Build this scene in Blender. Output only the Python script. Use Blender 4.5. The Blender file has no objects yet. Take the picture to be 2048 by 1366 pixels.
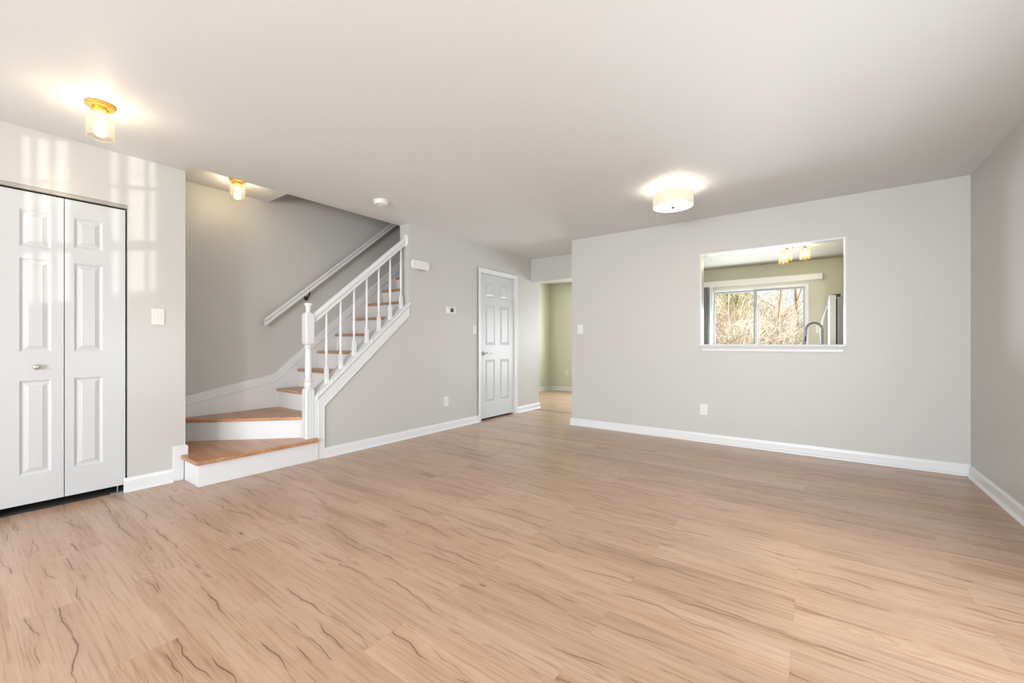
import bpy, bmesh, math, random
from math import sin, cos, pi, radians, sqrt
from mathutils import Vector, Matrix
random.seed(7)
SC = bpy.context.scene
COL = SC.collection

# ------------------------------------------------------------------ camera
EYE = 1.0721
cam_d = bpy.data.cameras.new('camera')
cam_d.sensor_width = 36.0
cam_d.lens = 834.142 / 2048 * 36
cam_d.shift_x = 9.36 / 2048
cam_d.shift_y = 4.48 / 2048
cam_d.clip_start = 0.02
cam_d.clip_end = 400
cam = bpy.data.objects.new('camera', cam_d)
cam.location = (0, 0, EYE)
cam.rotation_euler = (pi / 2, 0, 0.637)
COL.objects.link(cam)
SC.camera = cam

# ------------------------------------------------------------------ colour management
SC.view_settings.view_transform = 'Standard'
SC.view_settings.look = 'None'
SC.view_settings.exposure = 0.69
SC.view_settings.gamma = 1.0
SC.view_settings.use_curve_mapping = False

# ------------------------------------------------------------------ world (sky)
W = bpy.data.worlds.new('world')
SC.world = W
W.use_nodes = True
nt = W.node_tree
nt.nodes.clear()
wo = nt.nodes.new('ShaderNodeOutputWorld')
bg = nt.nodes.new('ShaderNodeBackground')
sky = nt.nodes.new('ShaderNodeTexSky')
sky.sky_type = 'NISHITA'
sky.sun_disc = False
sky.sun_elevation = radians(38)
sky.sun_rotation = radians(250)
sky.air_density = 1.0
sky.ozone_density = 2.0
sky.dust_density = 0.4
bg.inputs['Strength'].default_value = 0.13
nt.links.new(sky.outputs[0], bg.inputs['Color'])
nt.links.new(bg.outputs[0], wo.inputs['Surface'])

def lamp(name, kind, loc, direction, energy, color, **kw):
    d = bpy.data.lights.new(name, kind)
    d.energy = energy
    d.color = color
    for k, v in kw.items():
        setattr(d, k, v)
    o = bpy.data.objects.new(name, d)
    o.location = loc
    o.rotation_euler = Vector(direction).to_track_quat('-Z', 'Y').to_euler()
    COL.objects.link(o)
    return o

# the sun, from the west south west, high: lights the thicket behind the house
lamp('sun', 'SUN', (0, 0, 10), (0.80, 0.42, -0.50), 6.6, (1.0, 0.92, 0.80), angle=radians(0.6))
# sunlight thrown back up from a car parked in front of the house, through the front windows
lamp('sun_glint', 'SPOT', (73.5, -69.8, -12.2), (-1.1, 1.0, 0.20), 160000, (1.0, 0.96, 0.90), spot_size=radians(1.05), spot_blend=0.1, shadow_soft_size=0.25)
# daylight at the front casements, the patio door and three added, unseen fill windows
DAY = (0.905, 0.955, 1.0)
YF = -3.20      # inner face of the front wall
lamp('daylight_added_front_window', 'AREA', (-1.62, YF - 0.16, 1.20), (0, 1, 0), 100, DAY, shape='RECTANGLE', size=2.6, size_y=1.3)  # general fill at the added wide front window
lamp('daylight_front_casement', 'AREA', (0.21, YF - 0.16, 1.17), (0, 1, 0), 280, DAY, shape='RECTANGLE', size=0.8, size_y=1.1)
lamp('daylight_added_side_window', 'AREA', (1.008 + 0.16, 2.0, 0.98), (-1, 0, 0), 21, DAY, shape='RECTANGLE', size=1.3, size_y=0.9)  # fill at an added side window, brightens the left wall
lamp('daylight_patio_door', 'AREA', (-0.85, 8.78, 0.95), (0, -1, 0), 60, DAY, shape='RECTANGLE', size=1.4, size_y=1.5)
lamp('daylight_added_dining_window', 'AREA', (-3.45, 8.78, 1.25), (0, -1, 0), 100, DAY, shape='RECTANGLE', size=1.5, size_y=1.2)  # fill at an added window, brightens the dining walls

# ------------------------------------------------------------------ node helpers
class NT:
    def __init__(s, name):
        s.m = bpy.data.materials.new(name)
        s.m.use_nodes = True
        s.t = s.m.node_tree
        s.t.nodes.clear()
        s.out = s.n('ShaderNodeOutputMaterial')
    def n(s, typ, **kw):
        nd = s.t.nodes.new(typ)
        for k, v in kw.items():
            setattr(nd, k, v)
        return nd
    def l(s, a, b):
        s.t.links.new(a, b)
    def setin(s, sock, v):
        if hasattr(v, 'is_output') or isinstance(v, bpy.types.NodeSocket):
            s.l(v, sock)
        else:
            sock.default_value = v
    def math(s, op, a, b=0.0, c=None, clamp=False):
        nd = s.n('ShaderNodeMath', operation=op)
        nd.use_clamp = clamp
        s.setin(nd.inputs[0], a)
        s.setin(nd.inputs[1], b)
        if c is not None:
            s.setin(nd.inputs[2], c)
        return nd.outputs[0]
    def xyz(s, x, y, z=0.0):
        nd = s.n('ShaderNodeCombineXYZ')
        for i, v in enumerate((x, y, z)):
            s.setin(nd.inputs[i], v)
        return nd.outputs[0]
    def noise(s, vec, scale, detail=3, rough=0.55, dist=0.0):
        nd = s.n('ShaderNodeTexNoise')
        s.l(vec, nd.inputs['Vector'])
        nd.inputs['Scale'].default_value = scale
        nd.inputs['Detail'].default_value = detail
        nd.inputs['Roughness'].default_value = rough
        nd.inputs['Distortion'].default_value = dist
        return nd.outputs[0]
    def ramp(s, fac, stops):
        nd = s.n('ShaderNodeValToRGB')
        s.setin(nd.inputs[0], fac)
        e = nd.color_ramp.elements
        while len(e) < len(stops):
            e.new(0.5)
        for i, (p, c) in enumerate(stops):
            e[i].position = p
            if isinstance(c, (int, float)):
                c = (c, c, c)
            e[i].color = (*c, 1)
        return nd.outputs[0]
    def mix(s, fac, a, b, mode='MIX'):
        nd = s.n('ShaderNodeMix', data_type='RGBA', blend_type=mode)
        s.setin(nd.inputs[0], fac)
        for sock, v in ((nd.inputs[6], a), (nd.inputs[7], b)):
            if isinstance(v, tuple):
                sock.default_value = (*v, 1)
            else:
                s.l(v, sock)
        return nd.outputs[2]
    def bsdf(s, color=None, rough=0.5, metal=0.0, spec=0.5, **kw):
        b = s.n('ShaderNodeBsdfPrincipled')
        if color is not None:
            if isinstance(color, tuple):
                b.inputs['Base Color'].default_value = (*color, 1)
            else:
                s.l(color, b.inputs['Base Color'])
        s.setin(b.inputs['Roughness'], rough)
        b.inputs['Metallic'].default_value = metal
        b.inputs['Specular IOR Level'].default_value = spec
        for k, v in kw.items():
            s.setin(b.inputs[k.replace('_', ' ')], v)
        s.b = b
        s.l(b.outputs[0], s.out.inputs[0])
        return b
    def bump(s, h, strength, dist=0.002):
        nd = s.n('ShaderNodeBump')
        nd.inputs['Strength'].default_value = strength
        nd.inputs['Distance'].default_value = dist
        s.l(h, nd.inputs['Height'])
        s.l(nd.outputs[0], s.b.inputs['Normal'])

def pos(n):
    g = n.n('ShaderNodeNewGeometry')
    return g.outputs['Position']

def paint(name, col, rough=0.45, spec=0.4, bump=0.06, scale=180):
    n = NT(name)
    p = pos(n)
    v = n.noise(p, 1.7, 2)
    c = n.mix(n.math('MULTIPLY', v, 0.10), col, tuple(x * 0.93 for x in col))
    n.bsdf(c, rough, 0, spec)
    n.bump(n.noise(p, scale, 2), bump, 0.001)
    return n.m

def plain(name, col, rough=0.4, metal=0.0, spec=0.5, **kw):
    n = NT(name)
    p = pos(n)
    v = n.noise(p, 2.0, 1)
    n.bsdf(n.mix(n.math('MULTIPLY', v, 0.06), col, tuple(x * 0.94 for x in col)), rough, metal, spec, **kw)
    return n.m

def emit(name, col, strength):
    n = NT(name)
    e = n.n('ShaderNodeEmission')
    e.inputs[0].default_value = (*col, 1)
    e.inputs[1].default_value = strength
    n.l(e.outputs[0], n.out.inputs[0])
    return n.m

def thin_glass(name, tint, refl=0.08, rough=0.02, edge=0.5, haze=0.0, hazecol=(1, 1, 1)):
    n = NT(name)
    tr = n.n('ShaderNodeBsdfTransparent')
    tr.inputs[0].default_value = (*tint, 1)
    gl = n.n('ShaderNodeBsdfGlossy')
    gl.inputs[0].default_value = (1, 1, 1, 1)
    gl.inputs['Roughness'].default_value = rough
    lw = n.n('ShaderNodeLayerWeight')
    lw.inputs[0].default_value = 0.35
    f = n.math('MULTIPLY_ADD', lw.outputs['Facing'], edge, refl, clamp=True)
    mx = n.n('ShaderNodeMixShader')
    n.l(f, mx.inputs[0])
    body = tr.outputs[0]
    if haze:
        tl = n.n('ShaderNodeBsdfTranslucent')
        tl.inputs[0].default_value = (*hazecol, 1)
        hm = n.n('ShaderNodeMixShader')
        hm.inputs[0].default_value = haze
        n.l(tr.outputs[0], hm.inputs[1]); n.l(tl.outputs[0], hm.inputs[2])
        body = hm.outputs[0]
    n.l(body, mx.inputs[1])
    n.l(gl.outputs[0], mx.inputs[2])
    n.l(mx.outputs[0], n.out.inputs[0])
    return n.m

def plank_material(name='laminate_floor'):
    n = NT(name)
    p = pos(n)
    sx = n.n('ShaderNodeSeparateXYZ')
    n.l(p, sx.inputs[0])
    X, Y = sx.outputs[0], sx.outputs[1]
    PW, PL = 0.18, 1.2
    yr = n.math('DIVIDE', n.math('SUBTRACT', Y, 0.15), PW)
    row = n.math('FLOOR', yr)
    fy = n.math('FRACT', yr)
    par = n.math('MULTIPLY', n.math('FLOORED_MODULO', row, 2.0), 0.5)
    xc = n.math('ADD', n.math('DIVIDE', n.math('ADD', X, 0.07), PL), par)
    colm = n.math('FLOOR', xc)
    fx = n.math('FRACT', xc)
    w2 = n.n('ShaderNodeTexWhiteNoise', noise_dimensions='2D')
    n.l(n.xyz(row, colm), w2.inputs['Vector'])
    rnd = w2.outputs['Value']
    rcol = n.n('ShaderNodeSeparateColor')
    n.l(w2.outputs['Color'], rcol.inputs[0])
    r2, r3 = rcol.outputs[1], rcol.outputs[2]
    ox = n.math('MULTIPLY', rnd, 31.0)
    oz = n.math('MULTIPLY', r2, 17.0)
    def v(ax, ay, k=0.0):
        return n.xyz(n.math('MULTIPLY_ADD', X, ax, ox), n.math('MULTIPLY', Y, ay), n.math('ADD', oz, k))
    # broad tone along the board
    tone = n.noise(v(0.9, 7.0), 1.0, 4, 0.6)
    grain = n.noise(v(3.0, 95.0, 3.0), 1.0, 5, 0.65)
    fine = n.noise(v(14.0, 420.0, 5.0), 1.0, 2, 0.6)
    # cathedral figure: contour lines of a slow field, on some boards only
    cf = n.noise(v(0.75, 5.2, 21.0), 1.0, 2, 0.5, 0.4)
    cfr = n.math('FRACT', n.math('MULTIPLY', cf, 26.0))
    cath_m = n.math('MULTIPLY', n.ramp(r3, [(0.60, 0.0), (0.66, 1.0)]),
                    n.ramp(n.noise(v(1.1, 3.0, 33.0), 1.0, 2), [(0.46, 0.0), (0.58, 1.0)]))
    base = n.ramp(tone, [(0.28, (0.395, 0.240, 0.152)), (0.42, (0.480, 0.315, 0.212)), (0.55, (0.528, 0.358, 0.250)), (0.72, (0.565, 0.398, 0.290))])
    shade = n.math('MULTIPLY_ADD', rnd, 0.12, 0.94)
    c = n.mix(1.0, base, n.xyz(shade, shade, shade), 'MULTIPLY')
    g1 = n.ramp(grain, [(0.33, (0.74, 0.67, 0.62)), (0.5, (1, 1, 1)), (0.8, (1.05, 1.05, 1.04))])
    c = n.mix(0.95, c, g1, 'MULTIPLY')
    g2 = n.ramp(fine, [(0.3, 0.90), (0.6, 1.03)])
    c = n.mix(0.6, c, g2, 'MULTIPLY')
    cw = n.ramp(cfr, [(0.0, (0.76, 0.68, 0.61)), (0.30, (1, 1, 1)), (0.85, (1.02, 1.02, 1.02)), (1.0, (0.80, 0.72, 0.65))])
    c = n.mix(n.math('MULTIPLY', cath_m, 0.60), c, cw, 'MULTIPLY')
    # thin cracks wandering along each board, with a soft brown halo
    line = halo = None
    for k, (seed, cen, gth) in enumerate(((9.0, r2, 0.475), (23.0, r3, 0.50), (57.0, rnd, 0.52))):
        w_a = n.noise(n.xyz(n.math('MULTIPLY_ADD', X, 2.4, ox), seed, oz), 1.0, 2, 0.5)
        w_b = n.noise(n.xyz(n.math('MULTIPLY_ADD', X, 13.0, ox), seed + 3.0, oz), 1.0, 3, 0.6)
        yc = n.math('ADD', n.math('MULTIPLY_ADD', cen, 0.8, 0.1),
                    n.math('ADD', n.math('MULTIPLY', n.math('SUBTRACT', w_a, 0.5), 0.9), n.math('MULTIPLY', n.math('SUBTRACT', w_b, 0.5), 0.10)))
        d = n.math('ABSOLUTE', n.math('SUBTRACT', fy, yc))
        g_ = n.noise(n.xyz(n.math('MULTIPLY_ADD', X, 2.1, ox), seed + 11.0, oz), 1.0, 3, 0.6)
        gate = n.math('MULTIPLY', n.math('SUBTRACT', g_, gth), 9.0, clamp=True)
        wid = n.math('MULTIPLY_ADD', gate, 0.017, 0.0008)
        l_ = n.math('MULTIPLY', n.math('SUBTRACT', 1.0, n.math('DIVIDE', d, wid), clamp=True), n.math('MULTIPLY', gate, 2.2, clamp=True))
        l_ = n.math('MULTIPLY', l_, 1.8, clamp=True)
        h_ = n.math('MULTIPLY', n.ramp(d, [(0.0, 1.0), (0.11, 0.0)]), n.math('MULTIPLY', gate, 1.5, clamp=True))
        line = l_ if line is None else n.math('MAXIMUM', line, l_)
        halo = h_ if halo is None else n.math('MAXIMUM', halo, h_)
    c = n.mix(n.math('MULTIPLY', halo, 0.28), c, (0.30, 0.165, 0.10))
    c = n.mix(n.math('MULTIPLY', line, 0.80), c, (0.11, 0.052, 0.032))
    # knots
    vo = n.n('ShaderNodeTexVoronoi')
    n.l(v(3.1, 8.0, 70.0), vo.inputs['Vector'])
    vo.inputs['Scale'].default_value = 1.0
    vc = n.n('ShaderNodeSeparateColor')
    n.l(vo.outputs['Color'], vc.inputs[0])
    kg = n.math('GREATER_THAN', vc.outputs[0], 0.80)
    kd = n.math('ADD', vo.outputs['Distance'], n.math('MULTIPLY', n.math('SUBTRACT', grain, 0.5), 0.16))
    knot = n.math('MULTIPLY', n.ramp(kd, [(0.03, 1.0), (0.075, 0.0)]), kg)
    khalo = n.math('MULTIPLY', n.ramp(kd, [(0.05, 1.0), (0.30, 0.0)]), kg)
    c = n.mix(n.math('MULTIPLY', khalo, 0.30), c, (0.40, 0.23, 0.14))
    c = n.mix(n.math('MULTIPLY', knot, 0.75), c, (0.14, 0.075, 0.045))
    # joints
    jy = n.math('MINIMUM', fy, n.math('SUBTRACT', 1.0, fy))
    jx = n.math('MINIMUM', fx, n.math('SUBTRACT', 1.0, fx))
    je = n.math('MAXIMUM', n.ramp(jy, [(0.0, 1.0), (0.008, 0.0)]), n.ramp(jx, [(0.0, 1.0), (0.0016, 0.0)]))
    c = n.mix(n.math('MULTIPLY', je, 0.12), c, (0.22, 0.13, 0.08))
    rg = n.math('MULTIPLY_ADD', grain, 0.12, 0.25)
    n.bsdf(c, rg, 0, 0.5)
    n.bump(n.math('SUBTRACT', grain, n.math('ADD', n.math('MULTIPLY', line, 1.2), n.math('MULTIPLY', je, 0.8))), 0.10, 0.001)
    return n.m

def tread_material(name):
    n = NT(name)
    tc = pos(n)
    mp = n.n('ShaderNodeMapping')
    mp.inputs['Scale'].default_value = (2.2, 46.0, 46.0)
    n.l(tc, mp.inputs[0])
    g = n.noise(mp.outputs[0], 1.0, 5, 0.62)
    mp2 = n.n('ShaderNodeMapping')
    mp2.inputs['Scale'].default_value = (1.2, 8.0, 30.0)
    n.l(tc, mp2.inputs[0])
    t = n.noise(mp2.outputs[0], 1.0, 4, 0.6)
    c = n.ramp(t, [(0.3, (0.40, 0.185, 0.072)), (0.5, (0.52, 0.265, 0.125)), (0.72, (0.60, 0.335, 0.180))])
    c = n.mix(0.75, c, n.ramp(g, [(0.34, (0.66, 0.56, 0.48)), (0.52, (1, 1, 1)), (0.8, (1.08, 1.06, 1.04))]), 'MULTIPLY')
    n.bsdf(c, 0.33, 0, 0.5)
    n.bump(g, 0.08, 0.001)
    return n.m

GREIGE = (0.580, 0.568, 0.545)
M = {}
M['wall'] = paint('greige_wall_paint', GREIGE, 0.42, 0.35)
M['wall_gloss'] = paint('greige_wall_paint_satin', GREIGE, 0.30, 0.45)
M['ceiling'] = paint('ceiling_paint', (0.74, 0.742, 0.738), 0.55, 0.25)
M['green'] = paint('sage_wall_paint', (0.62, 0.62, 0.50), 0.45, 0.35)
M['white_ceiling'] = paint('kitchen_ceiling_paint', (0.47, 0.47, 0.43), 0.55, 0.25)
M['trim'] = plain('white_trim_paint', (0.77, 0.78, 0.79), 0.28)
M['door'] = plain('white_door_paint', (0.61, 0.62, 0.63), 0.30)
M['floor'] = plank_material()
M['tread'] = tread_material('stained_oak_tread')
M['brass'] = plain('brushed_brass', (0.78, 0.45, 0.10), 0.30, 0.75)
M['chrome'] = plain('satin_nickel', (0.62, 0.61, 0.58), 0.25, 1.0)
M['steel'] = plain('brushed_steel', (0.50, 0.49, 0.48), 0.33, 1.0)
M['dark_steel'] = plain('faucet_steel', (0.20, 0.19, 0.185), 0.38, 0.5)
M['aluminium'] = plain('aluminium_track', (0.40, 0.385, 0.36), 0.4, 0.5)
M['black'] = plain('black_plastic', (0.015, 0.015, 0.015), 0.4)
M['closet_shade'] = plain('closet_shade_lining', (0.06, 0.055, 0.05), 0.9)  # near-black colour stands in for the shade inside closets
M['bronze'] = plain('dark_bronze', (0.045, 0.035, 0.025), 0.4, 0.6)
M['plastic'] = plain('white_plastic', (0.80, 0.79, 0.76), 0.35)
M['ivory'] = plain('ivory_plastic', (0.76, 0.73, 0.64), 0.35)
M['lcd'] = plain('lcd_screen', (0.06, 0.07, 0.06), 0.2)
M['lcd2'] = plain('lcd_side', (0.36, 0.37, 0.35), 0.3)
M['fridge_side'] = plain('grey_painted_steel', (0.30, 0.29, 0.28), 0.4)
M['fridge_front'] = plain('stainless_front', (0.52, 0.51, 0.50), 0.35, 0.2)
M['handle_white'] = plain('bright_handle', (0.80, 0.80, 0.79), 0.25, 0.5)
M['frame_white'] = plain('white_vinyl_frame', (0.78, 0.78, 0.79), 0.35)
M['frame_grey'] = plain('grey_screen_frame', (0.42, 0.43, 0.46), 0.4)
M['blind'] = plain('grey_vinyl_vanes', (0.48, 0.48, 0.49), 0.5)
M['valance'] = plain('white_valance', (0.84, 0.84, 0.83), 0.4)
M['counter'] = plain('grey_counter', (0.42, 0.40, 0.37), 0.3)
M['cabinet'] = plain('white_cabinet', (0.75, 0.74, 0.71), 0.4)
M['pane'] = thin_glass('window_pane_glass', (0.98, 0.99, 0.99), 0.0, 0.0, 0.004)
M['shade_glass'] = thin_glass('amber_shade_glass', (0.98, 0.92, 0.80), 0.05, 0.05, 0.35, 0.030, (1.0, 0.88, 0.66))
M['shade_glass_k'] = thin_glass('deep_amber_shade_glass', (0.98, 0.82, 0.52), 0.08, 0.08, 0.35, 0.07, (1.0, 0.78, 0.42))
M['bulb'] = emit('warm_bulb_glow', (1.0, 0.87, 0.66), 52.0)
M['bulb_d'] = emit('drum_bulb_glow', (1.0, 0.88, 0.70), 62.0)
M['bulb_k'] = emit('kitchen_bulb_glow', (1.0, 0.84, 0.55), 50.0)
M['diffuser'] = emit('white_diffuser_glow', (1.0, 0.78, 0.50), 6.0)
M['fabric'] = None
M['threshold'] = plain('threshold_strip', (0.36, 0.25, 0.18), 0.4)

# glowing fabric drum shade, warmer where farther from the two bulbs
n = NT('lit_fabric_shade')
e = n.n('ShaderNodeEmission')
tc = pos(n)
f = n.noise(tc, 7.0, 1)
n.l(n.ramp(f, [(0.35, (1.0, 0.78, 0.52)), (0.6, (1.0, 0.88, 0.68))]), e.inputs[0])
e.inputs[1].default_value = 0.52
df = n.n('ShaderNodeBsdfDiffuse')
df.inputs[0].default_value = (0.22, 0.20, 0.17, 1)
ad = n.n('ShaderNodeAddShader')
n.l(e.outputs[0], ad.inputs[0]); n.l(df.outputs[0], ad.inputs[1])
n.l(ad.outputs[0], n.out.inputs[0])
M['fabric'] = n.m

# ------------------------------------------------------------------ geometry helpers
def box(bm, x0, x1, y0, y1, z0, z1):
    vs = [bm.verts.new((x, y, z)) for z in (z0, z1) for y in (y0, y1) for x in (x0, x1)]
    for q in ((0, 2, 3, 1), (4, 5, 7, 6), (0, 1, 5, 4), (2, 6, 7, 3), (0, 4, 6, 2), (1, 3, 7, 5)):
        bm.faces.new([vs[i] for i in q])

def prism(bm, pts, axis, a0, a1):
    """extrude a polygon; axis 'x': pts are (y,z); 'y': (x,z); 'z': (x,y)"""
    def P(p, a):
        return {'x': (a, p[0], p[1]), 'y': (p[0], a, p[1]), 'z': (p[0], p[1], a)}[axis]
    A = [bm.verts.new(P(p, a0)) for p in pts]
    B = [bm.verts.new(P(p, a1)) for p in pts]
    bm.faces.new(A[::-1]); bm.faces.new(B)
    k = len(pts)
    for i in range(k):
        bm.faces.new((A[i], A[(i + 1) % k], B[(i + 1) % k], B[i]))

def lathe(bm, prof, loc=(0, 0, 0), seg=24, rot=None, square=None):
    """prof: (r, z) list around Z"""
    R = rot or Matrix.Identity(3)
    rings = []
    for r, z in prof:
        ring = []
        for i in range(seg):
            a = 2 * pi * i / seg
            ring.append(bm.verts.new(Vector(loc) + R @ Vector((r * cos(a), r * sin(a), z))))
        rings.append(ring)
    for a, b in zip(rings, rings[1:]):
        for i in range(seg):
            bm.faces.new((a[i], a[(i + 1) % seg], b[(i + 1) % seg], b[i]))
    for ring, fl in ((rings[0], True), (rings[-1], False)):
        if prof[0 if fl else -1][0] > 1e-4:
            bm.faces.new(ring[::-1] if fl else ring)

def open_lathe(bm, prof, loc, seg=32):
    rings = []
    for r, z in prof:
        rings.append([bm.verts.new((loc[0] + r * cos(2 * pi * i / seg), loc[1] + r * sin(2 * pi * i / seg), loc[2] + z)) for i in range(seg)])
    for a, b in zip(rings, rings[1:]):
        for i in range(seg):
            bm.faces.new((a[i], a[(i + 1) % seg], b[(i + 1) % seg], b[i]))

def tube(bm, pts, r, seg=8, cap=True):
    pts = [Vector(p) for p in pts]
    rr = r if isinstance(r, (list, tuple)) else [r] * len(pts)
    rings = []
    up = None
    for i, p in enumerate(pts):
        t = (pts[min(i + 1, len(pts) - 1)] - pts[max(i - 1, 0)]).normalized()
        if up is None:
            up = Vector((0, 0, 1)) if abs(t.z) < 0.9 else Vector((1, 0, 0))
        a = t.cross(up).normalized()
        b = a.cross(t).normalized()
        up = b
        rings.append([bm.verts.new(p + (a * cos(2 * pi * k / seg) + b * sin(2 * pi * k / seg)) * rr[i]) for k in range(seg)])
    for A, B in zip(rings, rings[1:]):
        for k in range(seg):
            bm.faces.new((A[k], A[(k + 1) % seg], B[(k + 1) % seg], B[k]))
    if cap:
        bm.faces.new(rings[0][::-1]); bm.faces.new(rings[-1])

def BM():
    return bmesh.new()

def obj(name, bm, mat, parent=None, smooth=False, bevel=0.0, segs=2):
    bmesh.ops.recalc_face_normals(bm, faces=bm.faces)
    me = bpy.data.meshes.new(name)
    bm.to_mesh(me)
    bm.free()
    me.materials.append(mat)
    o = bpy.data.objects.new(name, me)
    COL.objects.link(o)
    if parent is not None:
        o.parent = parent
        o.matrix_parent_inverse = Matrix.Translation(parent.location).inverted() if parent.rotation_euler.z == 0 else (Matrix.Translation(parent.location) @ parent.rotation_euler.to_matrix().to_4x4()).inverted()
    if smooth:
        for p in me.polygons:
            p.use_smooth = True
        try:
            me.set_sharp_from_angle(angle=radians(38))
        except Exception:
            pass
    if bevel:
        b = o.modifiers.new('bevel', 'BEVEL')
        b.width = bevel; b.segments = segs; b.limit_method = 'ANGLE'; b.angle_limit = radians(40)
    return o

def bxo(name, dims, mat, parent=None, bevel=0.0):
    bm = BM(); box(bm, *dims)
    return obj(name, bm, mat, parent, bevel=bevel)

def thing(name, label, cat, loc=(0, 0, 0), group=None):
    o = bpy.data.objects.new(name, None)
    o.empty_display_size = 0.1
    COL.objects.link(o)
    o.location = loc
    o['label'] = label; o['category'] = cat
    if group:
        o['group'] = group
    return o

def tag(o, label, cat, group=None, kind=None):
    o['label'] = label; o['category'] = cat
    if group: o['group'] = group
    if kind: o['kind'] = kind
    return o

def struct(o, label=None):
    o['kind'] = 'structure'
    if label: o['label'] = label
    return o

def sroot(name, loc=(0, 0, 0), label=None):
    o = bpy.data.objects.new(name, None)
    COL.objects.link(o); o.location = loc
    return struct(o, label)

# ------------------------------------------------------------------ dimensions
H = 2.44
XR, YB = 1.008, 4.949          # right wall, back wall
XC, XS = -4.021, -3.722        # closet wall, stair / door wall
XSI = -3.875                   # inner face of the stair wall
XW = -4.66                     # far wall of the stairwell
YC = 1.141                     # end of the closet wall
YE = 3.145                     # end of the stair wall
Y2 = 5.92                      # end of the left wall
YK = 8.45                      # far kitchen wall
HC = 2.57                      # ceiling over the first steps
RISE, RUN = 0.198, 0.225
T = 0.12

# ------------------------------------------------------------------ shell
bm = BM(); box(bm, -5.12, XR + T, YF - T, YK + T, -0.12, 0)
struct(obj('floor', bm, M['floor']))

bm = BM()
box(bm, -3.88, XR + T, YF - T, YB + T, H, H + 0.25)
box(bm, -5.12, -3.88, YF - T, YC, H, H + 0.25)
box(bm, -3.88, -2.1, YB + T, Y2, H, H + 0.25)
struct(obj('ceiling', bm, M['ceiling']))
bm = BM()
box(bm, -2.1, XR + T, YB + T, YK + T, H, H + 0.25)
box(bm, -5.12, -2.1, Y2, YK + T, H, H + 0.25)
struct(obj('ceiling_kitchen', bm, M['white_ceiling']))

# back wall with the pass through
PX0, PX1, PZ0, PZ1 = -1.022, 0.222, 1.045, 2.058
bm = BM()
box(bm, -2.60, PX0, YB, YB + T, 0, H)
box(bm, PX1, XR, YB, YB + T, 0, H)
box(bm, PX0, PX1, YB, YB + T, 0, PZ0)
box(bm, PX0, PX1, YB, YB + T, PZ1, H)
struct(obj('wall_back', bm, M['wall']))
# sage side of the same wall towards the kitchen
bm = BM()
box(bm, -2.60, PX0, YB + T, YB + T + 0.004, 0, H)
box(bm, PX1, XR, YB + T, YB + T + 0.004, 0, H)
box(bm, PX0, PX1, YB + T, YB + T + 0.004, 0, PZ0)
box(bm, PX0, PX1, YB + T, YB + T + 0.004, PZ1, H)
box(bm, -2.20, -2.08, YB + T + 0.004, Y2, 0, H)
struct(obj('wall_kitchen_front', bm, M['green']))

bm = BM()
box(bm, XR, XR + T, YF - T, 1.25, 0, H); box(bm, XR, XR + T, 2.75, YB, 0, H)
box(bm, XR, XR + T, 1.25, 2.75, 0, 0.45); box(bm, XR, XR + T, 1.25, 2.75, 1.5, H)
struct(obj('wall_right', bm, M['wall']))
bm = BM(); box(bm, XR, XR + T, YB, YK + T, 0, H)
struct(obj('wall_kitchen_right', bm, M['green']))

# front wall (behind the camera) with openings for two windows and an added wide window
WA = (-0.175, 0.115, 0.61, 1.68)
WB = (0.255, 0.590, 0.61, 1.72)
W_ADDED = (-2.92, -0.34, 0.55, 1.85)
bm = BM()
def wall_holes(bm, x0, x1, y0, y1, z0, z1, holes):
    xs = sorted({x0, x1, *[h[0] for h in holes], *[h[1] for h in holes]})
    for a, b in zip(xs, xs[1:]):
        hs = [h for h in holes if h[0] <= a and h[1] >= b]
        if not hs:
            box(bm, a, b, y0, y1, z0, z1)
        else:
            h = hs[0]
            if h[2] > z0: box(bm, a, b, y0, y1, z0, h[2])
            if h[3] < z1: box(bm, a, b, y0, y1, h[3], z1)
wall_holes(bm, -5.12, XR + T, YF - 0.03, YF, 0, H, [W_ADDED, WA, WB])
struct(obj('wall_front', bm, M['wall']))

# closet wall with the bifold opening
DY0, DY1, DZ = 0.165, 0.795, 2.077
bm = BM()
box(bm, XC - T, XC, YF, DY0, 0, H)
box(bm, XC - T, XC, DY1, YC, 0, H)
box(bm, XC - T, XC, DY0, DY1, DZ, H)
box(bm, XW, XC - T, YC - T, YC, 0, H)
struct(obj('wall_closet', bm, M['wall_gloss']))
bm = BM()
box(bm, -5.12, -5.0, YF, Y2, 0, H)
struct(obj('wall_closet_outer', bm, M['closet_shade']))

# stair / door wall
D2Y0, D2Y1, D2Z = 4.405, 5.225, 2.068
def capz(y):
    return 0.585 + 0.868 * (y - 2.05)
bm = BM()
prism(bm, [(2.066, 0), (D2Y0, 0), (D2Y0, D2Z), (D2Y1, D2Z), (D2Y1, 0), (Y2, 0), (Y2, H), (YE, H), (YE, capz(YE) - 0.04), (2.066, capz(2.066) - 0.04)], 'x', XSI, XS)
struct(obj('wall_left', bm, M['wall']))

# stairwell: far wall, end wall, low ceiling over the first steps, upper floor
bm = BM(); box(bm, XW - T, XW, YC - T, 5.3, 0, 5.0)
struct(obj('wall_stairwell', bm, M['wall']))
bm = BM(); box(bm, XW, XSI - 0.006, 5.18, 5.3, 0, 5.0)
struct(obj('wall_upper_hall_end', bm, M['wall']))
bm = BM()
box(bm, -3.88, -3.76, YC, 5.3, H + 0.25, 5.0)
struct(obj('wall_upper_hall_side', bm, M['wall']))
bm = BM()
box(bm, XW, -3.885, YC - T, 2.045, HC, 5.0)
struct(obj('ceiling_stairwell', bm, M['ceiling']))
bm = BM(); box(bm, XW - T, -3.76, YC - T, 5.3, 5.0, 5.1)
struct(obj('ceiling_upper_hall', bm, M['ceiling']))

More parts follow.
